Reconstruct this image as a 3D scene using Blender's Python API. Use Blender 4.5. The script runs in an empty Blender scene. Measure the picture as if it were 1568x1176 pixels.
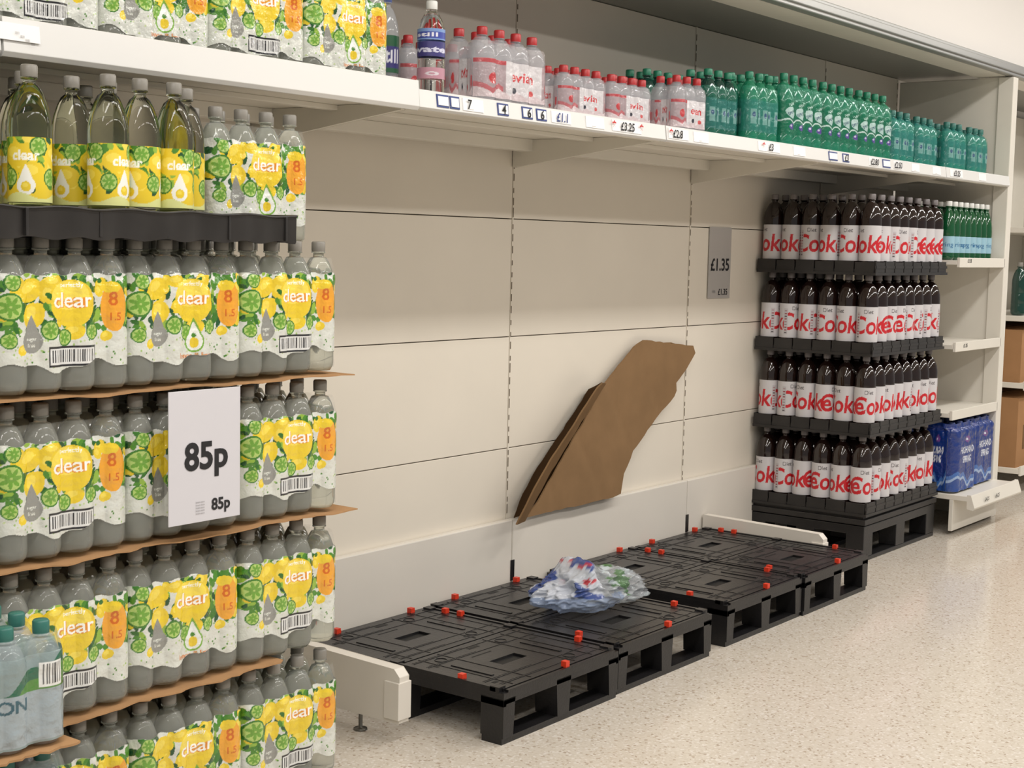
import bpy, math, random
import numpy as np
from mathutils import Matrix, Vector
random.seed(4); rng=np.random.default_rng(7)
scene=bpy.context.scene
COL=scene.collection

# ------------------------------------------------------------------ colours / materials
def lin(c):
    c=c/255.0
    return c/12.92 if c<=0.04045 else ((c+0.055)/1.055)**2.4
def srgb(r,g,b): return (lin(r),lin(g),lin(b))

def mat(name,col,rough=0.5,spec=0.5,alpha=1.0,metal=0.0,noise=0.0,nscale=20,bump=0.0,bscale=60,coat=0.0,trans=0.0,ior=1.5):
    m=bpy.data.materials.new(name); m.use_nodes=True
    nt=m.node_tree; b=nt.nodes['Principled BSDF']
    b.inputs['Base Color'].default_value=(*col,1)
    b.inputs['Roughness'].default_value=rough
    b.inputs['Specular IOR Level'].default_value=spec
    b.inputs['Alpha'].default_value=alpha
    b.inputs['Metallic'].default_value=metal
    b.inputs['Coat Weight'].default_value=coat
    b.inputs['Transmission Weight'].default_value=trans
    b.inputs['IOR'].default_value=ior
    tc=nt.nodes.new('ShaderNodeTexCoord')
    if noise>0:
        n=nt.nodes.new('ShaderNodeTexNoise'); n.inputs['Scale'].default_value=nscale; n.inputs['Detail'].default_value=5
        r=nt.nodes.new('ShaderNodeValToRGB')
        r.color_ramp.elements[0].position=0.3; r.color_ramp.elements[1].position=0.7
        r.color_ramp.elements[0].color=(*[c*(1-noise) for c in col],1)
        r.color_ramp.elements[1].color=(*[min(1,c*(1+noise)) for c in col],1)
        nt.links.new(tc.outputs['Object'],n.inputs['Vector']); nt.links.new(n.outputs['Fac'],r.inputs['Fac'])
        nt.links.new(r.outputs['Color'],b.inputs['Base Color'])
    if bump>0:
        n=nt.nodes.new('ShaderNodeTexNoise'); n.inputs['Scale'].default_value=bscale; n.inputs['Detail'].default_value=3
        bp=nt.nodes.new('ShaderNodeBump'); bp.inputs['Strength'].default_value=bump; bp.inputs['Distance'].default_value=0.01
        nt.links.new(tc.outputs['Object'],n.inputs['Vector']); nt.links.new(n.outputs['Fac'],bp.inputs['Height'])
        nt.links.new(bp.outputs['Normal'],b.inputs['Normal'])
    return m

def vcol_mat(name,rough,bump=0.0,bscale=60,spec=0.5):
    m=mat(name,(1,1,1),rough,spec,bump=bump,bscale=bscale)
    nt=m.node_tree; b=nt.nodes['Principled BSDF']
    a=nt.nodes.new('ShaderNodeAttribute'); a.attribute_name='Col'
    nt.links.new(a.outputs['Color'],b.inputs['Base Color']); nt.links.new(a.outputs['Alpha'],b.inputs['Alpha'])
    return m

M_film=vcol_mat('printed_shrink_film',0.14,0.6,38,0.8)
M_label=vcol_mat('printed_label',0.35)
M_water=mat('clear_filled_pet',srgb(236,240,228),0.02,0.6,trans=1.0,ior=1.30)
M_clear=mat('clear_case_pet',srgb(232,235,224),0.05,0.8,trans=.82,ior=1.32)
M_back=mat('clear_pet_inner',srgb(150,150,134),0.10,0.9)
M_clearb=mat('clear_blue_pet',srgb(196,200,206),0.06,1.0,alpha=0.36)
M_green=mat('green_pet',srgb(20,128,92),0.07,0.9,alpha=0.72)
M_dgreen=mat('dark_green_pet',srgb(14,62,52),0.07,0.8,alpha=0.8)
M_teal=mat('teal_pet',srgb(44,138,128),0.07,0.9,alpha=0.7)
M_glassg=mat('green_glass',srgb(14,78,44),0.05,0.7)
M_cola=mat('cola_filled_pet',srgb(30,17,14),0.06,0.7)
M_capg=mat('grey_cap',srgb(132,128,120),0.4)
M_capr=mat('red_cap',srgb(178,46,48),0.4)
M_capw=mat('white_cap',srgb(220,220,215),0.4)
M_capgr=mat('green_cap',srgb(30,120,90),0.4)
M_capt=mat('teal_cap',srgb(50,110,100),0.4)
M_capk=mat('dark_cap',srgb(118,112,112),0.35)
M_capb=mat('blue_cap',srgb(60,75,130),0.4)
M_black=mat('black_plastic',srgb(27,26,27),0.32,0.5,noise=0.25,nscale=9,bump=0.08,bscale=120)
M_tray=mat('black_tray_plastic',srgb(42,40,39),0.42,0.4,noise=0.2,nscale=12)
M_red=mat('red_clip',srgb(215,58,30),0.4)
M_white=mat('white_metal',srgb(222,217,206),0.4,0.4,noise=0.03,nscale=4)
M_strip=mat('shelf_edge_strip',srgb(222,221,218),0.3,0.5)
M_wall=mat('cream_back_panel',srgb(226,218,204),0.45,0.35,noise=0.03,nscale=2.2)
M_skirt=mat('cream_plinth',srgb(221,215,205),0.45,0.35,noise=0.03,nscale=3)
M_dark=mat('dark_gap',srgb(78,68,56),0.8)
M_slot=mat('slot_shadow',srgb(104,92,76),0.8)
M_black2=mat('recess_black',srgb(8,8,8),0.6)
M_paint=mat('painted_plaster',srgb(228,224,219),0.7,0.2)
M_canopy=mat('canopy_grey',srgb(128,128,122),0.35,0.5)
M_alu=mat('aluminium_trim',srgb(175,175,172),0.3,0.5,metal=0.7)
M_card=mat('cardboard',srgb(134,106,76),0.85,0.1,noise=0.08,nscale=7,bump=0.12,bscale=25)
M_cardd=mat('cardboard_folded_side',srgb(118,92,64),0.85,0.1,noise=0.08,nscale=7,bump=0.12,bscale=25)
M_cardshade=mat('cardboard_crease_shade',srgb(64,46,28),0.9,0.05)  # dark brown carries the painted shadow of the fold gap
M_cardl=mat('layer_cardboard',srgb(170,132,94),0.85,0.1,noise=0.1,nscale=14)
M_box=mat('box_cardboard',srgb(165,125,88),0.85,0.1,noise=0.06,nscale=8)
M_paper=mat('white_card',srgb(208,206,211),0.5,0.3)
M_gpaper=mat('grey_card',srgb(176,172,168),0.35,0.4)
M_ink=mat('black_ink',srgb(25,25,28),0.6)
M_ginkk=mat('grey_ink',srgb(150,148,150),0.6)
M_bink=mat('blue_ink',srgb(60,75,130),0.6)
M_rink=mat('red_ink',srgb(205,50,50),0.6)
M_ticket=mat('price_ticket',srgb(242,241,240),0.4)
M_steel=mat('steel_foot',srgb(120,118,112),0.35,metal=0.8)

# ------------------------------------------------------------------ mesh builder
class MB:
    def __init__(s): s.V=[];s.n=0;s.F=[];s.M=[];s.S=[];s.C=[]
    def add(s,V,F,m=0,smooth=True,C=None):
        V=np.asarray(V,float).reshape(-1,3); k=len(V)
        s.V.append(V)
        s.C.append(np.ones((k,4)) if C is None else np.asarray(C,float).reshape(-1,4))
        n=s.n
        s.F.extend([[i+n for i in f] for f in F]); s.M.extend([m]*len(F)); s.S.extend([smooth]*len(F)); s.n+=k
    def grid(s,P,m=0,C=None,wrap=False,smooth=True):
        h,w,_=P.shape; F=[]
        for j in range(h-1):
            for i in range(w if wrap else w-1):
                a=j*w+i; b=j*w+(i+1)%w
                F.append([a,b,b+w,a+w])
        s.add(P,F,m,smooth,C)
    def box(s,x0,x1,y0,y1,z0,z1,m=0):
        V=[(x0,y0,z0),(x1,y0,z0),(x1,y1,z0),(x0,y1,z0),(x0,y0,z1),(x1,y0,z1),(x1,y1,z1),(x0,y1,z1)]
        s.add(V,[[0,3,2,1],[4,5,6,7],[0,1,5,4],[1,2,6,5],[2,3,7,6],[3,0,4,7]],m,False)
    def lathe(s,prof,cx,cy,z,m=0,seg=20,C=None):
        t=np.linspace(0,2*np.pi,seg,endpoint=False)
        P=np.zeros((len(prof),seg,3))
        for j,(r,h) in enumerate(prof):
            P[j,:,0]=cx+r*np.sin(t); P[j,:,1]=cy-r*np.cos(t); P[j,:,2]=z+h
        s.grid(P,m,None,True)
    def prism(s,pts,axis,a,b,m=0):
        n=len(pts); V=[]
        for t in (a,b):
            for p,q in pts:
                V.append({'x':(t,p,q),'y':(p,t,q),'z':(p,q,t)}[axis])
        F=[list(range(n)),list(range(2*n-1,n-1,-1))]+[[i,(i+1)%n,(i+1)%n+n,i+n] for i in range(n)]
        s.add(V,F,m,False)
    def mesh(s,name,mats):
        me=bpy.data.meshes.new(name)
        V=np.concatenate(s.V)
        me.from_pydata(V.tolist(),[],s.F)
        for m in mats: me.materials.append(m)
        me.polygons.foreach_set('material_index',s.M); me.polygons.foreach_set('use_smooth',s.S)
        ca=me.color_attributes.new('Col','FLOAT_COLOR','POINT')
        ca.data.foreach_set('color',np.concatenate(s.C).astype(np.float32).ravel())
        me.update(); return me
    def obj(s,name,mats,parent=None,loc=(0,0,0),rotz=0,bevel=0):
        return put(s.mesh(name,mats),name,parent,loc,rotz,bevel)
def put(me,name,parent=None,loc=(0,0,0),rotz=0,bevel=0):
    o=bpy.data.objects.new(name,me); COL.objects.link(o)
    o.location=loc; o.rotation_euler=(0,0,rotz)
    if parent: o.parent=parent
    if bevel:
        b=o.modifiers.new('Bevel','BEVEL'); b.width=bevel; b.segments=2; b.limit_method='ANGLE'
    return o
def empty(name,loc=(0,0,0),parent=None):
    o=bpy.data.objects.new(name,None); COL.objects.link(o); o.location=loc; o.empty_display_size=0.1
    if parent: o.parent=parent
    return o

# ------------------------------------------------------------------ text
_tc={}
def text_tris(body,bold=0.0,shear=0.0):
    k=(body,bold,shear)
    if k in _tc: return _tc[k]
    cu=bpy.data.curves.new('t','FONT'); cu.body=body; cu.size=1; cu.offset=bold; cu.shear=shear; cu.resolution_u=4
    ob=bpy.data.objects.new('t',cu); COL.objects.link(ob)
    bpy.context.view_layer.update()
    dg=bpy.context.evaluated_depsgraph_get(); me=bpy.data.meshes.new_from_object(ob.evaluated_get(dg))
    me.calc_loop_triangles()
    co=np.array([v.co[:2] for v in me.vertices]); tr=np.array([t.vertices[:] for t in me.loop_triangles])
    bpy.data.objects.remove(ob); bpy.data.curves.remove(cu); bpy.data.meshes.remove(me)
    _tc[k]=(co,tr); return co,tr
def add_text(body,x,z,y,height,m,parent,bold=0.0,name='lettering'):
    """flat lettering facing -Y, centred at x,z"""
    co,tr=text_tris(body,bold)
    mn,mx=co.min(0),co.max(0); s=height/(mx[1]-mn[1]); c=(mn+mx)/2
    V=[((p[0]-c[0])*s,0,(p[1]-c[1])*s) for p in co]
    b=MB(); b.add(V,tr.tolist(),0,False)
    return b.obj(name,[m],parent,(x,y,z))

class Art:
    def __init__(s,w,h,asp,bg=(.8,.82,.8,.1)):
        s.w,s.h,s.asp=w,h,asp
        s.X,s.Y=np.meshgrid(np.linspace(0,asp,w),np.linspace(0,1,h))
        s.c=np.zeros((h,w,4)); s.c[:]=bg
    def paint(s,m,col,a=1.0):
        s.c[m]=(*srgb(*col),a)
    def ell(s,cx,cy,rx,ry,col,rot=0,a=1.0):
        dx,dy=s.X-cx,s.Y-cy; c,n=math.cos(rot),math.sin(rot)
        s.paint(((dx*c+dy*n)/rx)**2+((-dx*n+dy*c)/ry)**2<1,col,a)
    def rect(s,x0,x1,y0,y1,col,a=1.0):
        s.paint((s.X>=x0)&(s.X<=x1)&(s.Y>=y0)&(s.Y<=y1),col,a)
    def drop(s,cx,cy,r,col):
        s.ell(cx,cy,r,r,col)
        s.paint((s.Y>cy)&(s.Y<cy+2.2*r)&(np.abs(s.X-cx)<r*np.maximum(1-(s.Y-cy)/(2.2*r),0)**0.9),col)
    def text(s,body,cx,cy,size,col,bold=0.02,shear=0,sx=1.0,a=1.0,rot=0):
        co,tr=text_tris(body,bold,shear)
        mn,mx=co.min(0),co.max(0); k=size/(mx[1]-mn[1]); c0=(mn+mx)/2
        q=(co-c0)*[k*sx,k]
        if rot: q=q@np.array([[math.cos(rot),math.sin(rot)],[-math.sin(rot),math.cos(rot)]])
        q=q+[cx,cy]
        msk=np.zeros((s.h,s.w),bool)
        for t in tr:
            p=q[t]
            i0=int(np.floor(p[:,0].min()/s.asp*(s.w-1))); i1=int(np.ceil(p[:,0].max()/s.asp*(s.w-1)))+1
            j0=int(np.floor(p[:,1].min()*(s.h-1))); j1=int(np.ceil(p[:,1].max()*(s.h-1)))+1
            i0,j0=max(i0,0),max(j0,0); i1,j1=min(i1,s.w),min(j1,s.h)
            if i1<=i0 or j1<=j0: continue
            X=s.X[j0:j1,i0:i1]; Y=s.Y[j0:j1,i0:i1]
            def e(a_,b_): return (b_[0]-a_[0])*(Y-a_[1])-(b_[1]-a_[1])*(X-a_[0])
            d1,d2,d3=e(p[0],p[1]),e(p[1],p[2]),e(p[2],p[0])
            msk[j0:j1,i0:i1]|=((d1>=0)&(d2>=0)&(d3>=0))|((d1<=0)&(d2<=0)&(d3<=0))
        s.paint(msk,col,a)

YEL=(232,202,50); YEL2=(242,218,86); GRN=(78,134,46); LGR=(144,180,68); DGR=(34,82,46); WHT=(214,216,208); ORG=(234,164,50)
def lime(a,cx,cy,r,rot=.3):
    a.ell(cx,cy,r,r,(66,124,44)); a.ell(cx,cy,r*.84,r*.84,(176,202,112))
    for k in range(7):
        t=k*2*math.pi/7+rot; a.ell(cx+r*.43*math.cos(t),cy+r*.43*math.sin(t),r*.34,r*.155,(112,162,60),t)
def lemon(a,cx,cy,rx,ry,rot=0):
    a.ell(cx,cy,rx,ry,YEL,rot); a.ell(cx-.15*rx,cy+.25*ry,rx*.55,ry*.45,YEL2,rot)

def lemon_case_art(variant,w=220,h=180):
    asp=1.22; a=Art(w,h,asp)
    r=random.Random(variant*7+3)
    wave=.16+.035*np.sin(a.X*9+variant)+.015*np.sin(a.X*23)
    top=.86+.01*np.sin(a.X*30)
    reg=(a.Y>wave)&(a.Y<top)
    a.paint(reg,WHT)
    for k in range(150):
        x,y=r.uniform(0,asp),r.uniform(.42,.88)
        a.ell(x,y,r.uniform(.025,.06),r.uniform(.016,.034),r.choice([GRN,DGR,LGR,(58,116,38),(44,100,40)]),r.uniform(0,3))
    for k in range(18):
        x,y=r.uniform(0,asp),r.uniform(.48,.84); q=r.uniform(.045,.08)
        lemon(a,x,y,q,q*.8,r.uniform(0,3))
    for k in range(34):
        x,y=r.uniform(0,asp),r.uniform(.44,.86)
        a.ell(x,y,r.uniform(.02,.045),r.uniform(.012,.022),r.choice([GRN,DGR,(50,108,38)]),r.uniform(0,3))
    for k in range(130):
        x,y=r.uniform(0,asp),r.uniform(.15,.44)
        a.ell(x,y,.008,.008,r.choice([GRN,(190,205,150),(160,190,110),(205,205,200)]))
    lemon(a,.27,.74,.12,.085,.4); lemon(a,.30,.55,.10,.09,1.2); lemon(a,.47,.80,.10,.05)
    lemon(a,.20,.30,.05,.04,.5)
    lime(a,.10,.62,.105,.1); lime(a,.12,.80,.065,.5); lime(a,.09,.37,.06,.8); lime(a,.44,.44,.075,.2)
    lemon(a,.66,.42,.09,.06,.2); lime(a,.82,.42,.065,.9); lime(a,.58,.38,.065,.4); lemon(a,.96,.38,.05,.04,.2)
    lemon(a,.64,.64,.20,.18,.0)
    a.ell(.62,.70,.17,.11,YEL2)
    a.text('perfectly',.64,.775,.05,(250,250,240),.01)
    a.text('clear',.635,.66,.115,(228,144,44),.045,sx=1.1)
    a.text('clear',.64,.665,.115,(252,252,245),.01,sx=1.1)
    a.ell(1.03,.60,.115,.185,ORG); a.ell(1.0,.76,.08,.045,YEL); a.ell(1.15,.8,.04,.05,GRN,.4)
    a.text('8',1.02,.67,.11,(206,104,30),.02); a.text('1.5',1.04,.53,.065,(206,104,30),.02)
    a.drop(.29,.36,.09,(146,146,140)); a.text('sugar',.29,.37,.03,WHT,.02); a.text('free',.29,.33,.03,WHT,.02)
    if variant==0:
        a.rect(.42,.86,.16,.315,(30,30,34)); a.rect(.432,.848,.174,.301,(224,224,222))
        x=.45
        while x<.83:
            q=r.choice([.006,.01,.014]); a.rect(x,x+q,.19,.29,(30,30,34)); x+=q+r.choice([.009,.013])
    else:
        a.drop(.66,.30,.09,(120,170,60)); a.drop(.66,.30,.076,(232,234,228)); a.ell(.66,.29,.04,.045,YEL); a.ell(.66,.35,.02,.02,GRN)
        a.text('lemon & lime',.66,.185,.045,(208,124,54),.02)
    a.c[~reg]=(*srgb(215,216,208),.09)
    return a
def tray_label_art():
    a=Art(170,64,2.2,(1,1,1,1)); r=random.Random(5); a.paint(a.Y>-1,YEL)
    for k in range(90):
        a.ell(r.uniform(0,2.2),r.uniform(.2,1),.08,.05,r.choice([GRN,LGR,YEL2,DGR,GRN]),r.uniform(0,3))
    for o in (0,.733,1.467):
        lemon(a,o+.2,.72,.24,.18); lime(a,o+.58,.86,.15); lime(a,o+.08,.38,.15); lemon(a,o+.48,.45,.22,.18)
        a.text('clear',o+.37,.72,.17,(250,250,240),.03)
        a.drop(o+.37,.26,.15,(240,240,232)); lemon(a,o+.37,.24,.08,.08)
    a.paint(a.Y<.1+.05*np.sin(a.X*8),(222,224,150))
    return a
def evian_art(w=150,h=104,asp=1.3):
    a=Art(w,h,asp,(*srgb(225,215,218),.2))
    reg=(a.Y>.12)&(a.Y<.72); a.paint(reg,(212,186,190),.5)
    a.paint((a.Y>.12)&(a.Y<.72)&(a.X>.42)&(a.X<1.12),(218,214,217),.95)
    m=.26+.1*np.abs(((a.X*3.1)%1)-.5)*2; a.paint((a.Y<m)&(a.Y>.12)&(a.X<.4),(206,110,116),.75); a.paint((a.Y<m-.08)&(a.Y>.12),(222,206,209),.9)
    a.text('evian',.77,.5,.15,(200,52,56),.02); a.ell(.18,.42,.08,.09,(190,66,70)); a.ell(1.23,.36,.05,.1,(196,80,84)); a.ell(.62,.28,.045,.05,(60,60,70)); a.ell(.95,.27,.05,.045,(206,90,90))
    a.paint((a.Y>.66)&(a.Y<.72)&(a.X<.42),(196,70,76),.8)
    return a
def green_art(w=150,h=112,asp=1.15,teal=False):
    a=Art(w,h,asp,(*srgb(60,170,140),.22))
    a.paint((a.Y>.2)&(a.Y<.76),(34,130,98) if not teal else (60,146,136),.5)
    if not teal:
        for o in (.15,.43,.71,.99):
            a.ell(o,.56,.12,.085,(178,206,202),-.5,.9); a.text('SPRING',o,.57,.05,(40,76,100),.02,sx=.8,rot=.45)
            a.text('Highland',o,.70,.055,(196,216,212),.02,sx=.7,rot=.3)
            a.ell(o+.01,.34,.07,.05,(80,60,138)); a.ell(o-.02,.355,.025,.015,(190,190,210)); a.paint(np.abs(a.Y-.43-.03*np.sin(a.X*22))<.012,(196,216,212),.9)
    else:
        for k in range(5):
            a.rect(.05+.21*k,.17+.21*k,.34,.6,(132,182,176),.7); a.ell(.11+.21*k,.5,.035,.05,(60,90,120))
    return a
def buxton_art(w=130,h=110,asp=1.2):
    a=Art(w,h,asp,(*srgb(150,180,175),.25))
    a.paint((a.Y<.84),(150,168,168),.7)
    m=.52+.13*np.sin(a.X*6+1)+.05*np.sin(a.X*17)
    a.paint((a.Y<m+.16)&(a.Y>.48),(46,100,76)); a.paint((a.Y<m+.05)&(a.Y>.46),(84,134,62))
    a.paint((a.Y<.5)&(a.Y>.02),(162,174,180),.9)
    a.text('BUXTON',.52,.4,.13,(48,88,102),.025,sx=.9); a.text('still',.5,.2,.08,(70,120,90),.02); a.ell(.2,.2,.06,.09,(60,130,90))
    a.rect(.95,1.12,.52,.75,(228,228,225))
    for k in range(7): a.rect(.97+k*.021,.98+k*.021,.54,.73,(30,30,34))
    return a
def blue_art(w=120,h=120,asp=.95):
    a=Art(w,h,asp,(*srgb(26,62,140),1)); a.paint(a.Y>-1,(22,50,122))
    m=.22+.07*np.sin(a.X*8)+.03*np.sin(a.X*21); a.paint(a.Y<m,(60,104,172)); a.paint(a.Y<m-.06,(150,172,205)); a.paint(a.Y<m-.10,(36,70,140))
    a.text('HIGHLAND',.48,.60,.10,(222,226,234),.02,sx=.8); a.text('SPRING',.48,.46,.10,(222,226,234),.02,sx=.8)
    a.ell(.48,.76,.10,.05,(110,66,136)); a.ell(.44,.76,.03,.02,(200,205,220))
    return a
def coke_art():
    a=Art(164,66,2.05,(1,1,1,1)); a.paint(a.Y>-1,(204,201,203))
    for o in (0.60,1.62):
        a.text('Coke',o-.02,.48,.52,(196,32,42),.022,shear=.1,sx=.9)
        a.text('Diet',o-.2,.86,.12,(70,62,66),.01,sx=1)
    a.rect(.0,.12,.1,.86,(188,183,186))
    for k in range(9): a.rect(.02,.1,.13+.08*k,.155+.08*k,(140,50,58) if k%3 else (70,64,66))
    return a
def swatch_label(bg,fg,body,w=84,h=30,asp=2.2,band=None):
    a=Art(w,h,asp,(1,1,1,1)); a.paint(a.Y>-1,bg)
    if band: a.paint(a.Y>.72,band); a.paint(a.Y<.12,band)
    for o in (asp*.25,asp*.75): a.text(body,o,.45,.36,fg,.03)
    return a

# ------------------------------------------------------------------ bottles and packs
def bottle_profile(r,h,neck=.0125,sh=.62):
    c=h-.022
    k=(.958-sh)/.338
    return [(.001,.006),(r*.55,.004),(r*.8,0),(r*.97,.010),(r,.02),(r,h*.2),(r*.965,h*.215),(r,h*.23),(r,h*.40),(r*.965,h*.415),(r,h*.43),(r,h*sh),
            (r*.97,h*(sh+.05*k)),(r*.89,h*(sh+.11*k)),(r*.72,h*(sh+.18*k)),(r*.53,h*(sh+.235*k)),(neck,c-.014),(neck,c-.006),(neck+.004,c-.005),(neck+.004,c-.002),(neck,c)]
def prof_r(prof,z):
    zs=[p[1] for p in prof[2:]]; rs=[p[0] for p in prof[2:]]
    return float(np.interp(z,zs,rs))
def add_bottle(b,cx,cy,r,h,mb=0,mc=1,neck=.0125,seg=18,sh=.62,z=0,solid=False):
    pr=bottle_profile(r,h,neck,sh)
    if solid: pr=pr+[(.0008,h-.0215)]
    b.lathe(pr,cx,cy,z,mb,seg)
    n=neck+.003
    b.lathe([(n,h-.024),(n+.0006,h-.02),(n+.0006,h-.003),(n-.0015,h),(.0008,h+.0004)],cx,cy,z,mc,14)
def add_label(b,cx,cy,r,z0,z1,art,rot,m,step=1):
    c=art.c[:,::step]; h,w,_=c.shape
    t=np.linspace(-math.pi,math.pi,w)+rot
    P=np.zeros((h,w,3)); P[:,:,0]=cx+r*np.sin(t); P[:,:,1]=cy-r*np.cos(t); P[:,:,2]=np.linspace(z0,z1,h)[:,None]
    b.grid(P,m,c)

def pack_mesh(name,nx,ny,pitch,h,art,mats,z0=.008,z1=None,sh=.62,neck=.0125,wr=.0016,seed=0,film=True,groove=.24,solid=False):
    """shrink wrapped multipack; front-left-bottom corner at the origin; mats=[body,cap,film,(rear body)]"""
    r=pitch*.49; z1=z1 or h*.86; W=nx*pitch; D=ny*pitch; b=MB(); prof=bottle_profile(r,h,neck,sh)
    for i in range(nx):
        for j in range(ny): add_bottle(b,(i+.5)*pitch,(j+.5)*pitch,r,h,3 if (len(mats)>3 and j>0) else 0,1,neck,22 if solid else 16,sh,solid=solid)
    if not film: return b.mesh(name,mats)
    rg=np.random.default_rng(seed)
    def side(L,c,first):
        hh,ww,_=c.shape
        s=np.linspace(0,L,ww) if first else np.linspace(pitch*.5,L-pitch*.5,ww)
        z=np.linspace(z0,z1,hh)
        m=(s/pitch)%1-.5
        d=pitch*.5-np.sqrt(np.maximum((pitch*.5)**2-(m*pitch)**2,0))
        lim=np.where((s<pitch*.5)|(s>L-pitch*.5),1.0,groove)
        d=np.minimum(d,pitch*.5*lim)
        ins=np.array([(pitch*.5-prof_r(prof,q)-pitch*.01)*.7 if q>h*sh else 0 for q in z])
        ph=rg.uniform(0,6,6)
        S,Z=np.meshgrid(s,z)
        wn=wr*(np.sin(S*130+Z*90+ph[0])+np.sin(S*70-Z*160+ph[1])+.7*np.sin(S*260+Z*40+ph[2]))/2
        env=.25+.75*np.clip((Z-h*.55)/(h*.2),0,1)+.6*np.clip((h*.18-Z)/(h*.1),0,1)
        return S,Z,d[None,:]+np.maximum(ins,0)[:,None]+wn*env
    c=art.c
    S,Z,d=side(W,c,True); b.grid(np.stack([S,d-.0012,Z],-1),2,c)
    cb=c[::3,::3]
    S,Z,d=side(W,cb,True); b.grid(np.stack([W-S,D-d+.001,Z],-1),2,cb)
    S,Z,d=side(D,cb,False); b.grid(np.stack([d-.001,D-S,Z],-1),2,cb)
    S,Z,d=side(D,cb,False); b.grid(np.stack([W-d+.001,S,Z],-1),2,cb)
    return b.mesh(name,mats)

# ------------------------------------------------------------------ ROOM
WY=3.21
def build_room():
    b=MB(); b.box(-4,15,-5,3.6,-.1,0); o=b.obj('floor',[])
    m=bpy.data.materials.new('terrazzo_vinyl'); m.use_nodes=True; nt=m.node_tree; p=nt.nodes['Principled BSDF']
    p.inputs['Roughness'].default_value=.17; p.inputs['Specular IOR Level'].default_value=.45
    tc=nt.nodes.new('ShaderNodeTexCoord')
    v=nt.nodes.new('ShaderNodeTexVoronoi'); v.inputs['Scale'].default_value=150
    sp=nt.nodes.new('ShaderNodeValToRGB'); sp.color_ramp.interpolation='CONSTANT'
    el=sp.color_ramp.elements; base=srgb(211,202,189)
    el[0].position=0; el[0].color=(*base,1); el[1].position=.55; el[1].color=(*srgb(205,195,181),1)
    for ps,cc in ((.80,(222,215,206)),(.92,(178,163,146)),(.965,(194,181,164))):
        e=el.new(ps); e.color=(*srgb(*cc),1)
    sep=nt.nodes.new('ShaderNodeSeparateColor')
    nt.links.new(tc.outputs['Object'],v.inputs['Vector']); nt.links.new(v.outputs['Color'],sep.inputs['Color'])
    nt.links.new(sep.outputs['Red'],sp.inputs['Fac'])
    n=nt.nodes.new('ShaderNodeTexNoise'); n.inputs['Scale'].default_value=1.2; n.inputs['Detail'].default_value=4
    mx=nt.nodes.new('ShaderNodeMix'); mx.data_type='RGBA'; mx.blend_type='MULTIPLY'; mx.inputs[0].default_value=.06
    nt.links.new(tc.outputs['Object'],n.inputs['Vector']); nt.links.new(sp.outputs['Color'],mx.inputs[6]); nt.links.new(n.outputs['Fac'],mx.inputs[7])
    nt.links.new(mx.outputs[2],p.inputs['Base Color'])
    o.data.materials.append(m)
    b=MB(); xs=[-2.03,-.78,.47,1.72,2.97,4.22,5.47,6.72,7.62]; zs=[0,.634,1.04,1.463,1.885,2.30]
    b.box(-4,15,WY+.02,WY+.12,0,3.3,2)
    g=.0016
    for i in range(len(xs)-1):
        for j in range(len(zs)-1):
            b.box(xs[i]+.005,xs[i+1]-.005,WY,WY+.022,zs[j]+g,zs[j+1]-g,0)
    b.box(xs[0],xs[-1],WY+.012,WY+.021,0,2.3,1)
    b.obj('wall_back',[M_wall,M_dark,M_paint],bevel=.0015)
    b=MB(); 
    for i in range(len(xs)-1): b.box(xs[i]+.002,xs[i+1]-.002,WY-.03,WY-.002,.02,.374,0)
    b.obj('baseboard_back',[M_skirt],bevel=.004)
    b=MB(); b.box(-4,15,2.63,WY+.12,2.345,3.3,0); b.obj('wall_bulkhead',[M_paint])
    b=MB(); b.box(-4,15,-5,3.6,3.3,3.4,0); b.obj('ceiling',[M_paint])
build_room()

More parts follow.
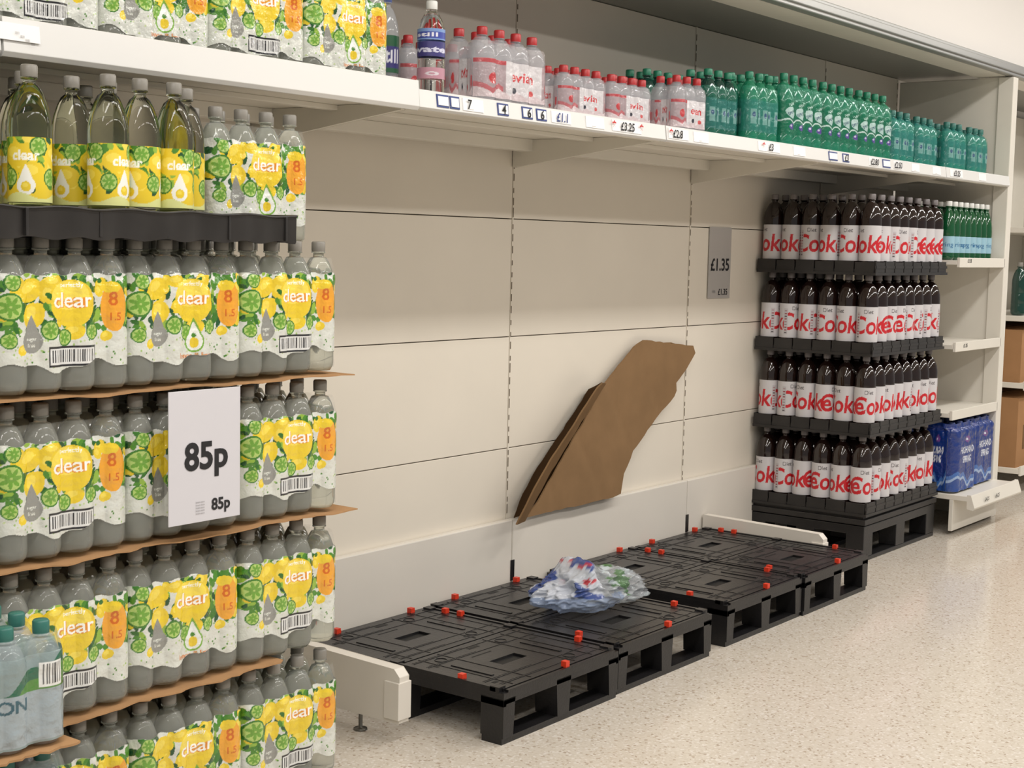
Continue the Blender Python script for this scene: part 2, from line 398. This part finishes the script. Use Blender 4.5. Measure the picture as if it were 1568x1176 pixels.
# ------------------------------------------------------------------ SHELVING
def build_shelving():
    xs=[.47,1.72,2.97,4.22,5.47,6.72]
    up=empty('slotted_wall_uprights',(0,WY,0))
    b=MB()
    for x in xs+[7.6]:
        b.box(x-.0035,x+.0035,-.002,.012,0,2.3,0)
        z=.05
        while z<2.25:
            b.box(x-.002,x+.002,-.003,-.0015,z,z+random.choice([.018,.026,.034]),1); z+=.043
    b.obj('slotted_uprights',[M_wall,M_slot],up)
    b=MB()
    for x in (4.22,5.47): b.box(x-.009,x+.011,-.034,-.0305,.15,.225,0)
    b.obj('upright_stubs',[M_black],up)
    sh=empty('upper_wall_shelf',(0,0,0))
    b=MB()
    ends=[-.78,.47,1.72,2.97,4.22,5.47,6.72,7.6]
    for i in range(len(ends)-1):
        x0,x1=ends[i]+.002,ends[i+1]-.002
        b.box(x0,x1,2.60,3.2,1.742,1.762)
        b.box(x0,x1,2.60,2.622,1.722,1.742); b.box(x0,x1,3.12,3.17,1.70,1.742); b.box(x0+.01,x1-.01,2.86,2.89,1.728,1.742)
    b.obj('top_shelf',[M_white],sh,bevel=.002)
    b=MB()
    for i in range(len(ends)-1):
        x0,x1=ends[i]+.003,ends[i+1]-.003
        if ends[i]<2.9: b.prism([(2.600,1.720),(2.580,1.718),(2.572,1.728),(2.578,1.795),(2.586,1.797),(2.600,1.77)],'x',x0,x1)
        else: b.prism([(2.600,1.724),(2.585,1.722),(2.578,1.728),(2.584,1.774),(2.59,1.776),(2.600,1.765)],'x',x0,x1)
    b.obj('shelf_edge_strips',[M_strip],sh,bevel=.001)
    b=MB()
    for x in [1.72,2.97,4.22,5.47,6.72]:
        b.prism([(3.205,1.645),(3.205,1.74),(2.63,1.74),(2.63,1.722),(2.8,1.70)],'x',x-.012,x+.004)
    b.obj('shelf_brackets',[M_white],sh,bevel=.001)
    can=empty('lighting_canopy',(0,0,0))
    b=MB(); b.box(-4,15,2.63,WY+.02,2.30,2.34,0); b.box(-4,15,2.63,2.78,2.285,2.30,1)
    b.obj('canopy_underside',[M_canopy,M_white],can)
    b=MB(); b.box(-4,15,2.585,2.63,2.285,2.345,0); b.box(-4,15,2.575,2.585,2.30,2.33,0); b.obj('canopy_rail',[M_alu],can,bevel=.004)
    eb=empty('end_bay_shelving',(0,0,0))
    b=MB(); b.box(7.61,7.65,2.66,3.2,0.0,2.28); b.box(7.60,7.67,2.585,2.665,0.0,2.28)
    b.obj('end_panel',[M_white],eb,bevel=.004)
    b=MB()
    for z in (1.32,.91,.575):
        b.box(6.97,7.61,2.60,3.2,z,z+.022); b.box(6.97,7.61,2.585,2.60,z-.012,z+.035)
    b.box(6.97,7.62,2.49,3.2,.175,.2); b.prism([(2.49,.14),(2.46,.135),(2.455,.145),(2.475,.205),(2.49,.205)],'x',6.97,7.66); b.box(6.97,7.6,2.56,2.58,.02,.175)
    b.obj('end_bay_shelves',[M_white],eb,bevel=.002)
    for z in (1.34,.925): add_text('£1.35',7.1,z,2.584,.018,M_ink,eb,.02,'price_lettering')
    for k,x in enumerate((7.15,7.3)): add_text('£4.25',x,.172,2.455,.02,M_ink,eb,.02,'price_lettering')
    def base(x,y0,z0,z1):
        e=empty('shelf_base_bracket',(x,y0,0)); b=MB(); L=3.172-y0
        b.prism([(0,z0),(L,z0),(L,z1+.012),(.02,z1),(0,z1-.02)],'x',-.02,.02,0)
        b.box(-.026,.027,-.004,.05,z0+.01,z1-.035,0)
        b.box(.02,.029,.01,.05,z1-.06,z1-.02,2)
        b.lathe([(.001,.001),(.02,0),(.02,.006),(.006,.008),(.006,z0)],0,.16,0,1,12)
        b.obj('arm',[M_skirt,M_steel,M_black],e,bevel=.002)
    base(2.97,2.60,.055,.205)
    base(5.618,2.60,.07,.195)
    b=MB()
    tk=[(1.75,.11,0),(3.07,.05,1),(3.12,.04,1),(3.2,.09,0),(3.335,.05,1),(3.45,.05,1),(3.52,.05,1),(3.62,.1,0),(3.80,.10,0),(3.98,.17,0),(4.3,.13,0),(4.45,.1,0),(4.95,.17,0),(5.2,.1,0),(5.5,.08,1),(5.62,.06,1),(5.9,.1,0),(6.03,.08,1),(6.15,.09,0),(6.35,.09,0),(6.6,.1,0),(6.85,.16,0),(7.2,.1,0)]
    for x,w,k in tk:
        z0=1.734 if x>2.97 else 1.75
        y=2.5795 if x>2.97 else 2.572
        b.prism([(y,z0),(y-.003,z0),(y+.001,z0+.034),(y+.004,z0+.034)],'x',x-w/2,x+w/2,k and 1)
        if k: b.prism([(y-.002,z0+.005),(y-.004,z0+.005),(y-.001,z0+.029),(y+.002,z0+.029)],'x',x-w/2+.004,x+w/2-.004,0)
    b.obj('price_tickets',[M_ticket,M_bink],sh)
    for s,x,m in (('7',3.18,M_ink),('4',3.335,M_ink),('6',3.455,M_ink),('6',3.52,M_ink),('£1.1',3.62,M_bink),('£3.25',3.98,M_ink),('£2.8',4.29,M_ink),('£3',4.96,M_ink),('£3',5.62,M_ink),('£2.80',5.9,M_ink),('£2.50',6.15,M_ink),('£3.25',6.85,M_ink)):
        add_text(s,x,1.751,2.5745,.027,m,sh,.02,'price_lettering')
    for x in (3.9,4.06,4.9,4.245): add_text('*',x,1.754,2.574,.024,M_rink,sh,.05,'price_lettering')
    for x in (3.1,3.2,3.62,3.8,3.96,4.3,4.45,4.95,5.2,5.9,6.35,6.6,6.85): 
        add_text('lorem ipsum',x-.01,1.7385,2.5755,.0035,M_ginkk,sh,.01,'small_print')
    for k in range(4): add_text('|||||||',1.75+.012*k,1.765-.006*k,2.567,.005,M_ink,sh,.0,'price_lettering')
build_shelving()

# ------------------------------------------------------------------ PALLETS
def pallet_mesh(w=.572,d=.770,h=.165):
    b=MB(); fx=[(0,.045),(w/2-.028,w/2+.028),(w-.045,w)]; fy=[(0,.08),(d/2-.045,d/2+.045),(d-.08,d)]
    for y0,y1 in fy:
        b.box(.0,w,y0+.005,y1-.005,0,.018)
        for x0,x1 in fx:
            b.prism([(x0,.018),(x1,.018),(x1+(0 if x1==w else .008),.128),(x0-(0 if x0==0 else .008),.128)],'y',y0,y1)
    b.box(0,w,0,d,.126,.146)
    for x in (.0,w-.012): b.box(x,x+.012,0,d,.108,.126)
    for y in (.0,d-.012): b.box(0,w,y,y+.012,.114,.126)
    b.box(.0,.012,.03,d-.03,.146,.1575); b.box(w-.012,w,.03,d-.03,.146,.1575)
    b.box(.02,w-.02,0,.010,.146,.153); b.box(.02,w-.02,d-.010,d,.146,.153)
    def plate(x0,x1,y0,y1): b.box(x0,x1,y0,y1,.146,.1545)
    for y0,y1,hx in ((.014,.381,.20),(.388,.756,.20)):
        hy0,hy1=y0+.145,y0+.195; hx0,hx1=hx,hx+.12
        plate(.016,w-.016,y0,hy0); plate(.016,w-.016,hy1,y1)
        plate(.016,hx0,hy0,hy1); plate(hx1,w-.016,hy0,hy1)
        b.box(hx0,hx1,hy0,hy1,.1462,.1466,2)
        for yy in (y0+.028,y0+.075,y1-.085,y1-.03):
            b.box(.03,w-.03,yy,yy+.0025,.1545,.1558); b.box(.03,w*.45,yy+.008,yy+.0100,.1545,.1554)
        for xx in (.07,.155,w-.2,w-.11,w-.05):
            b.box(xx,xx+.0025,y0+.01,y1-.01,.1545,.1558)
        for xx in (.09,w-.15): b.box(xx,xx+.012,y0+.1,y0+.25,.1545,.1570)
        for xx,yy in ((.115,y1-.06),(w-.165,y0+.055),(.4,y1-.06)): b.lathe([(.02,.1545),(.02,.1564),(.0175,.1564),(.0175,.1548)],xx,yy,0,0,20)
        for xx,yy,lx,ly in ((.04,y0+.05,.02,.012),(.36,y0+.04,.035,.01),(w-.09,y1-.12,.03,.012),(.26,y1-.05,.05,.014),(.05,y1-.10,.012,.03),(.42,y0+.20,.03,.016),(.13,y0+.03,.06,.006),(.2,y1-.11,.09,.005)):
            b.box(xx,xx+lx,yy,yy+ly,.1546,.1551,2)
    for y in (.03,.4,.738):
        b.box(0,.03,y-.012,y+.02,.146,.160); b.box(w-.03,w,y-.012,y+.02,.146,.160)
    for x,y in ((.004,.15),(w-.024,.13),(w-.024,.60),(w-.03,.66),(.30,.004),(.12,d-.022),(.47,d-.022)):
        b.box(x,x+.018,y,y+.018,.152,.170,1); b.box(x+.004,x+.024,y+.004,y+.012,.152,.162,1)
    return b.mesh('plastic_pallet',[M_black,M_red,M_black2])
PM=pallet_mesh()
for x,y,rz in ((3.125,2.372,0),(3.72,2.385,0.0),(4.425,2.398,.0),(5.008,2.39,0)):
    o=put(PM,'plastic_display_pallet',None,(x,y,0),rz,.002)

# ------------------------------------------------------------------ LEFT STACK
stack=empty('flavoured_water_case_stack',(1.285,2.40,0))
artA=lemon_case_art(0); artB=lemon_case_art(1)
CH=.300; P=.0765; CP=.3065
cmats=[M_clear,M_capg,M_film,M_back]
caseA=pack_mesh('case_a',4,2,P,CH,artA,cmats,sh=.68,seed=1,z1=CH*.875,solid=True)
caseB=pack_mesh('case_b',4,2,P,CH,artB,cmats,sh=.68,seed=2,z1=CH*.875,solid=True)
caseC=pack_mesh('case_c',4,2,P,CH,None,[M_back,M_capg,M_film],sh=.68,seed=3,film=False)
base_z=.098; pitch=.3235
def sheet(name,x0,x1,y0,y1,z,th,m,parent,wav=.003,seed=0):
    rg=np.random.default_rng(seed); b=MB(); nx,ny=60,14
    X,Y=np.meshgrid(np.linspace(x0,x1,nx),np.linspace(y0,y1,ny)); ph=rg.uniform(0,6,3)
    ed=rg.normal(0,.004,nx); Y=Y.copy(); Y[0]+=ed
    Z=z+wav*(np.sin(X*17+ph[0])+.5*np.sin(X*41+ph[1]))*np.linspace(1,.1,ny)[:,None]
    b.grid(np.stack([X,Y,Z+th],-1),0); b.grid(np.stack([X,Y,Z],-1),0)
    for k in (0,-1):
        b.grid(np.stack([np.stack([X[k],Y[k],Z[k]],-1),np.stack([X[k],Y[k],Z[k]+th],-1)],0),0)
        b.grid(np.stack([np.stack([X[:,k],Y[:,k],Z[:,k]],-1),np.stack([X[:,k],Y[:,k],Z[:,k]+th],-1)],0),0)
    return b.obj(name,[m],parent)
for L in range(4):
    for c in range(4):
        for rrow in range(5):
            me=(caseB if (c==2) else caseA) if rrow==0 else caseC
            jx=random.uniform(-.004,.004); jy=random.uniform(-.008,.004) if rrow==0 else 0
            put(me,'water_case',stack,(c*CP+jx-.003*(L==3),rrow*.155+jy+(.006 if L%2 else 0),base_z+L*pitch),random.uniform(-.015,.015) if rrow==0 else 0)
    if L<3: sheet('layer_sheet',-.02,(1.24,1.262,1.250)[L] if L else 1.03,-.012,.76,base_z+(L+1)*pitch-.0125,.003,M_cardl,stack,.002,L)
b=MB(); 
b.box(0,1.22,0,.78,.07,.092)
for y0,y1 in ((0,.09),(.345,.435),(.69,.78)):
    b.box(0,1.2,y0,y1,0,.018)
    for x0 in (0,.38,.74,1.1): b.box(x0,x0+.1,y0,y1,.018,.07)
b.obj('support_pallet',[M_black],stack,bevel=.002)

# black tray + loose bottles on top (part of the stack)
tray=empty('bottle_display_tray',(1.2-1.285,2.375-2.40,1.398),stack)
b=MB()
b.box(0,.98,0.004,.7,-.005,.004); b.box(.98,1.125,.004,.10,-.005,.004)
n=90
X=np.linspace(0,1.125,n); y=.004*np.sin(X*31)+.0015*np.sin(X*90)
zt=.026+.002*np.sin(X*40); zb=-.034+.003*np.sin(X*60)
P0=np.stack([np.stack([X,y,zb],-1),np.stack([X,y-.002,zb+.01],-1),np.stack([X,y-.003,zt-.006],-1),np.stack([X,y-.008,zt-.003],-1),np.stack([X,y-.006,zt],-1),np.stack([X,y+.008,zt],-1),np.stack([X,y+.006,zb],-1)],0)
b.grid(P0,0)
b.box(1.12,1.128,0,.10,-.034,.028); b.box(-.004,.004,0,.7,-.03,.03); b.box(.975,.982,.10,.7,-.01,.02); b.box(0,.98,.695,.702,-.02,.03)
for x in np.arange(.1,1.12,.165): b.box(x,x+.006,-.006,.004,-.03,.022); 
for x in np.arange(.05,1.1,.09): b.box(x,x+.03,.03,.60 if x<.9 else .09,-.034,-.005)
b.obj('tray',[M_tray],tray,bevel=.001)
tl=tray_label_art()
def tray_bottle(k):
    b=MB(); add_bottle(b,0,0,.0405,.288,0,1,seg=36,sh=.60,solid=True); add_label(b,0,0,.0411,.028,.150,tl,k,2); return b.mesh('loose_bottle',[M_water,M_capg,M_label])
tb=[tray_bottle(k) for k in (0.2,.9,1.7,-.8)]
for i,(x,y) in enumerate(((.12,.06),(.22,.07),(.31,.06),(.495,.075),(.673,.07),(.756,.075),(.840,.07),(.43,.17),(.56,.19),(.66,.17),(.76,.18),(.93,.14),(.33,.17),(.62,.30),(.79,.30),(.70,.42),(.45,.32))):
    put(tb[i%4],'loose_bottle',tray,(x,y,.005))
put(caseB,'water_case',stack,(.922,.112,base_z+4*pitch-.028),.0)

# 85p sign
def sign85():
    e=empty('price_sign',(1.957,2.362,.775))
    b=MB(); b.box(0,.195,0,.003,0,.280); b.obj('sign_board',[M_paper],e,bevel=.0008)
    add_text('85p',.100,.132,-.001,.078,M_ink,e,.03); add_text('85p',.140,.030,-.001,.034,M_ink,e,.03)
    for k in range(5): add_text('lorem store',.083,.043-.006*k,-.001,.0035,M_ginkk,e,.01)
sign85()

# front corner pack stack
fs=empty('mineral_water_pack_stack',(.97,2.125,0))
ax=buxton_art(150,126); bx4=pack_mesh('mineral_pack',4,3,.0715,.215,ax,[M_clearb,M_capt,M_film],z1=.195,sh=.66,neck=.011,seed=5)
for L in range(3):
    for c in range(2): put(bx4,'mineral_pack',fs,(c*.288,0,.037+L*.226))
    if L<2: sheet('layer_sheet',-.01,.585,-.01,.225,.037+(L+1)*.226-.0085,.004,M_cardl,fs,.001,9+L)
b=MB(); b.box(0,.58,0,.22,0,.036); b.obj('base_board',[M_black],fs,bevel=.002)

# ------------------------------------------------------------------ COLA STACK
cola=empty('cola_bottle_stack',(6.07,2.625,0))
ca=coke_art()
b=MB()
W,D=.83,.57
for y0,y1 in ((0,.085),(D/2-.045,D/2+.045),(D-.085,D)):
    b.box(0,W,y0,y1,0,.02)
    for x0 in (0,W/2-.05,W-.1): b.box(x0,x0+.1,y0,y1,.02,.125)
b.box(0,W,0,D,.12,.16)
b.obj('support_pallet',[M_black],cola,bevel=.003)
for L in range(4):
    b=MB(); rr=random.Random(L+20)
    b.box(0,W,0,D,0,.012,2); 
    for k in range(8):
        x0=k*W/8; b.box(x0+.004,x0+W/8-.004,-.004,.004,0,.05 if k%2 else .046,2); b.box(x0,x0+.006,-.006,.004,0,.052,2)
    for k in range(6):
        y0=k*D/6; b.box(-.004,.004,y0+.003,y0+D/6-.003,0,.05 if k%2 else .046,2); b.box(W-.004,W+.004,y0,y0+D/6,0,.05,2)
    b.box(0,W,D-.004,D,0,.05,2); b.box(-.008,W+.008,-.008,D,-.012,0,2); b.box(-.006,W+.006,-.006,-.002,.018,.03,2)
    for i in range(8):
        for j in range(6):
            cx,cy=.052+i*.1035,.05+j*.094
            cx+=rr.uniform(-.0015,.0015)
            add_bottle(b,cx,cy,.0465,.330,0,1,.013,20,.66,.014)
            outer=(i==0 or j==0)
            add_label(b,cx,cy,.0471,.05,.205,ca,rr.uniform(0,6.28),3,1 if outer else 6)
    b.obj('cola_tray_layer',[M_cola,M_capk,M_tray,M_label],cola,(rr.uniform(-.004,.004),rr.uniform(-.004,.004),.215+L*.356))
b=MB(); b.box(0.01,W-.01,.01,D-.01,.16,.203); b.box(-.006,W+.006,-.006,D,.165,.19); b.obj('base_tray',[M_tray],cola,bevel=.002)

# ------------------------------------------------------------------ TOP SHELF GOODS
SZ=1.763
g=empty('lemon_water_multipacks',(1.1,2.64,SZ))
for c in range(6):
    put(caseB if c%2 else caseA,'water_case',g,(c*.305,0,0)); put(caseC,'water_case',g,(c*.305,.158,0))
g=empty('purple_label_water_pack',(2.945,2.74,SZ))
b=MB(); al=swatch_label((58,54,118),(225,225,235),'still',band=(40,90,60))
for i in range(2):
    for j in range(3):
        cx,cy=.037+i*.075,.037+j*.075; add_bottle(b,cx,cy,.036,.285,0,1,seg=20); add_label(b,cx,cy,.0366,.07,.17,al,i+j*2,2)
b.obj('bottles',[M_clearb,M_capb,M_label],g)
g=empty('still_water_bottle',(3.13,2.675,SZ)); b=MB(); add_bottle(b,0,0,.038,.268,0,1,seg=32,sh=.66,solid=True)
add_label(b,0,0,.0386,.16,.19,swatch_label((60,75,160),(230,230,240),'still',band=(120,150,200)),.3,2); add_label(b,0,0,.0386,.115,.155,swatch_label((62,58,118),(210,210,230),'water'),.8,2)
add_label(b,0,0,.0386,.055,.085,swatch_label((190,140,155),(215,205,212),'o'),.8,2)
b.obj('bottle',[M_water,M_capw,M_label],g)
ev=evian_art(); em=[M_clearb,M_capr,M_film]
e1=pack_mesh('red_cap_pack_l',4,2,.084,.232,ev,em,z1=.19,seed=7,sh=.66); e2=pack_mesh('red_cap_pack_s',4,3,.062,.168,ev,em,z1=.14,neck=.011,seed=8,sh=.66)
e3=pack_mesh('red_cap_pack_m',3,2,.066,.205,ev,em,z1=.165,neck=.011,seed=9,sh=.66)
def goods(name,items):
    g=empty(name,(items[0][1],items[0][2],SZ))
    for me,x,y,z,rz in items:
        put(me,'multipack',g,(x-items[0][1],y-items[0][2],z-SZ),rz)
goods('red_cap_water_multipacks',[(e1,3.335,2.65,SZ,.03),(e3,3.225,2.84,SZ,.0),(e3,3.44,2.85,SZ,.0),(e2,3.76,2.665,SZ,.02),(e2,4.035,2.67,SZ,.0),(e2,3.79,2.87,SZ,.0),(e2,4.06,2.87,SZ,0),
   (e3,4.42,2.655,SZ,-.03),(e3,4.32,2.85,SZ,0)])
ga=green_art(); gt=green_art(teal=True)
g1=pack_mesh('green_pack',4,2,.0845,.298,ga,[M_green,M_capgr,M_film],z1=.25,seed=11)
g2=pack_mesh('dark_green_pack',3,2,.074,.262,green_art(100,80,1.15,True),[M_dgreen,M_capgr,M_film],z1=.2,seed=12)
g2b=pack_mesh('green_small_pack',3,2,.078,.275,gt,[M_green,M_capgr,M_film],z1=.22,seed=12)
g3=pack_mesh('teal_pack',3,2,.079,.245,gt,[M_teal,M_capt,M_film],z1=.2,seed=13)
goods('green_bottle_multipacks',[(g2,4.72,2.70,SZ,0),(g2,4.62,2.9,SZ,0),(g2,4.85,2.9,SZ,0),(g2b,4.96,2.66,SZ,0),(g1,5.235,2.655,SZ,0),(g1,5.585,2.655,SZ,0),(g1,5.935,2.655,SZ,0),(g1,5.2,2.86,SZ,0),(g1,5.56,2.86,SZ,0),(g1,5.92,2.86,SZ,0)])
goods('teal_bottle_multipacks',[(g3,6.31,2.66,SZ,0),(g3,6.64,2.68,SZ,0),(g3,6.97,2.66,SZ,0),(g3,7.3,2.67,SZ,0),(g3,6.5,2.88,SZ,0),(g3,6.85,2.88,SZ,0),(g3,7.2,2.88,SZ,0)])

# end bay goods
g=empty('green_glass_bottles',(6.99,2.64,1.343)); b=MB(); al=swatch_label((150,188,204),(60,110,150),'spring',48,24)
for i in range(8):
    for j in range(3):
        cx,cy=.036+i*.0745,.035+j*.074; add_bottle(b,cx,cy,.0345,.285,0,1,seg=16,sh=.52); add_label(b,cx,cy,.035,.035,.115,al,i,2)
b.obj('bottles',[M_glassg,M_capw,M_label],g)
blue=pack_mesh('blue_pack',3,2,.098,.345,blue_art(),[M_clearb,M_capb,M_film],z1=.34,sh=.86,seed=20,groove=.06)
g=empty('blue_water_multipacks',(6.985,2.56,.202)); put(blue,'multipack',g,(0,0,0)); put(blue,'multipack',g,(.31,.02,0)); put(blue,'multipack',g,(0,.21,0)); put(blue,'multipack',g,(.31,.23,0))

# ------------------------------------------------------------------ WALL SIGN
e=empty('wall_price_sign',(5.63,WY-.006,1.155))
b=MB(); b.box(0,.195,0,.003,0,.312); b.obj('sign_board',[M_gpaper],e)
add_text('£1.35',.098,.148,-.001,.056,M_ink,e,.02); add_text('£1.35',.13,.028,-.001,.028,M_ink,e,.02)
add_text('||||||||',.05,.03,-.001,.012,M_ginkk,e,.01)

# ------------------------------------------------------------------ LEANING CARDBOARD
def cardboard():
    import bmesh
    e=empty('cardboard_sheet',(0,0,0))
    def poly(name,pts,depth,m,th=.006):
        rr=random.Random(11); P2=[]
        for i in range(len(pts)):
            a=pts[i]; c=pts[(i+1)%len(pts)]; L=math.hypot(c[0]-a[0],c[1]-a[1]); k=max(1,int(L/.03))
            for q in range(k):
                t=q/k; j=.0022 if q else 0
                P2.append((a[0]+(c[0]-a[0])*t+rr.uniform(-j,j),a[1]+(c[1]-a[1])*t+rr.uniform(-j,j)))
        bm=bmesh.new(); vs=[bm.verts.new((p[0],0,p[1])) for p in P2]; f=bm.faces.new(vs)
        bmesh.ops.triangulate(bm,faces=[f])
        for _ in range(3):
            ed=[q for q in bm.edges if q.calc_length()>.06]
            if ed: bmesh.ops.subdivide_edges(bm,edges=ed,cuts=1); bmesh.ops.triangulate(bm,faces=bm.faces[:])
        for v in bm.verts: v.co.y=depth(v.co.x,v.co.z)
        me=bpy.data.meshes.new(name); bm.to_mesh(me); bm.free(); me.materials.append(m)
        for p in me.polygons: p.use_smooth=True
        o=put(me,name,e); s=o.modifiers.new('Solid','SOLIDIFY'); s.thickness=th; s.offset=0
        es=o.modifiers.new('ES','EDGE_SPLIT'); es.split_angle=math.radians(40)
    def dm(x,z):
        s=(x-4.2)*.83+(z-.38)*.55; t=-(x-4.2)*.55+(z-.38)*.83
        k=0.0
        for c0 in (.22,.47,.74,1.0): k+=.004*math.exp(-((s-c0)/.02)**2)
        return 3.145+.032*(z-.37)/.65+.003*math.sin(s*9)+k-.02*max(0,t-.02)
    main=[(4.255,.381),(4.82,.385),(4.879,.393),(4.905,.47),(4.984,.553),(5.15,.665),(5.30,.752),(5.318,.775),(5.280,.785),(5.40,.862),(5.479,.926),(5.462,.958),(5.067,.997),(5.03,.985),(4.947,.940),(4.77,.83),(4.53,.615),(4.40,.49),(4.33,.43)]
    poly('main_panel',main,dm,M_card)
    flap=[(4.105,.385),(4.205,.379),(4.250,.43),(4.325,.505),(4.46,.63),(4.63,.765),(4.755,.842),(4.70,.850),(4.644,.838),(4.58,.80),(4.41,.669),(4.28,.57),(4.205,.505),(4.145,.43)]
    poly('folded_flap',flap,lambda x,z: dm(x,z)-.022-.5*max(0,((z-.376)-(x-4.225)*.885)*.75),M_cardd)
    crease_shade=[(4.21,.383),(4.30,.392),(4.42,.47),(4.60,.64),(4.80,.84),(4.70,.82),(4.50,.66),(4.34,.53),(4.25,.44)]  # added recessed strip, its dark colour stands in for shadow between panel and flap
    poly('crease_shade_strip',crease_shade,lambda x,z: min(3.203,dm(x,z)+.022),M_cardshade,.003)
cardboard()

# ------------------------------------------------------------------ CRUMPLED WRAP
def wrap():
    import bmesh
    from mathutils import noise
    bm=bmesh.new(); bmesh.ops.create_icosphere(bm,subdivisions=6,radius=1)
    for v in bm.verts:
        p=v.co.copy(); n1=noise.noise(p*1.6+Vector((3,1,7))); 
        rd=1-abs(noise.noise(p*3.1+Vector((9,2,4))))*1.1; rd2=1-abs(noise.noise(p*7.5))*1.0
        k=.62+.25*n1+.28*rd+.10*rd2
        q=Vector((p.x*.25*k,p.y*.135*k,p.z*.078*k))
        q.z+=.052
        q.z+=.05*math.exp(-((q.x+.06)/.03)**2)*max(0,p.z)
        q.z=max(q.z,.002+.003*abs(p.x))
        v.co=q
    me=bpy.data.meshes.new('crumpled_film'); bm.to_mesh(me); bm.free()
    ca_=me.color_attributes.new('Col','FLOAT_COLOR','POINT'); C=[]
    for v in me.vertices:
        q=v.co; f=noise.noise(Vector((q.x*14,q.y*14,q.z*14))); f2=noise.noise(Vector((q.x*30+5,q.y*30,q.z*34)))
        c,a=(195,200,205),.40
        if q.x<.05 and q.z<.06: c,a=(150,168,198),.55
        if q.x<-.05 and q.z>.055: c,a=((56,78,142),.85) if f>.08 else ((205,210,220),.75)
        if -.10<q.x<-.06 and q.z>.06 and f2>.33: c,a=(190,60,70),.9
        if .0<q.x<.10 and f>.1 and q.z>.04: c,a=(90,132,84),.7
        if q.x>.0 and f2>.24: c,a=(210,220,224),.7
        if q.x>.13: a=min(a,.35)
        C.extend((*srgb(*c),a))
    ca_.data.foreach_set('color',C)
    me.materials.append(vcol_mat('crumpled_wrap',.12,.5,35))
    for p in me.polygons: p.use_smooth=True
    put(me,'crumpled_plastic_wrap',None,(4.085,2.74,.158),-.25)
wrap()

# ------------------------------------------------------------------ NEIGHBOURING SHELVES
def neighbour():
    e=empty('box_storage_shelving',(8.36,2.70,0))
    b=MB()
    for z in (.13,.62,1.0,1.5): b.box(0,1.4,0,.5,z,z+.03,0); b.box(0,1.4,-.012,0,z-.01,z+.045,0)
    b.box(0,1.4,.5,.505,0,2.25,0)
    b.box(1.38,1.42,0,.5,0,2.25,0); b.box(.0,.03,.46,.5,0,2.25,0)
    b.obj('shelves',[M_white],e,bevel=.002)
    b=MB()
    for z,h in ((.16,.4),(.65,.3)):
        for k in range(3):
            x=.03+k*.44; b.box(x,x+.4,.03,.45,z,z+h,0); b.box(x+.1,x+.3,.0285,.0305,z+.1,z+h*.6,1); b.box(x,x+.4,.23,.25,z+h,z+h+.001,1)
    b.obj('boxes',[M_box,M_cardd],e,bevel=.004)
    b=MB()
    for k in range(12): add_bottle(b,.08+k*.1,.08,.04,.3,0,1,z=1.033)
    b.obj('bottles',[M_dgreen,M_capg],e)
neighbour()

# ------------------------------------------------------------------ LIGHTS
def area(name,loc,sx,sy,p,col):
    l=bpy.data.lights.new(name,'AREA'); l.shape='RECTANGLE'; l.size=sx; l.size_y=sy; l.energy=p; l.color=col
    o=bpy.data.objects.new(name,l); COL.objects.link(o); o.location=loc; return o
for i,x in enumerate((-1.5,.6,2.7,4.8,6.9,9.0,11.5)):
    for y,pw in ((1.1,33),(-1.3,30)):
        area('ceiling_light',(x,y,3.24),1.5,.28,pw,(1,.975,.94))
w=bpy.data.worlds.new('World'); scene.world=w; w.use_nodes=True
w.node_tree.nodes['Background'].inputs[0].default_value=(1,.98,.955,1); w.node_tree.nodes['Background'].inputs[1].default_value=.32

# ------------------------------------------------------------------ CAMERA
cam=bpy.data.cameras.new('Camera'); co=bpy.data.objects.new('Camera',cam); COL.objects.link(co)
R=Vector((.6053,-.7957,.0214)); U=Vector((.0621,.0740,.9953)); F=Vector((.7936,.6012,-.0942))
F.normalize(); R=(R-F*R.dot(F)).normalized(); U=R.cross(F)
m=Matrix(((R.x,U.x,-F.x,0),(R.y,U.y,-F.y,0),(R.z,U.z,-F.z,1.37),(0,0,0,1)))
co.matrix_world=m; cam.sensor_width=36; cam.lens=2250/1568*36; cam.clip_end=100
scene.camera=co
scene.view_settings.view_transform='Standard'
scene.view_settings.look='None'
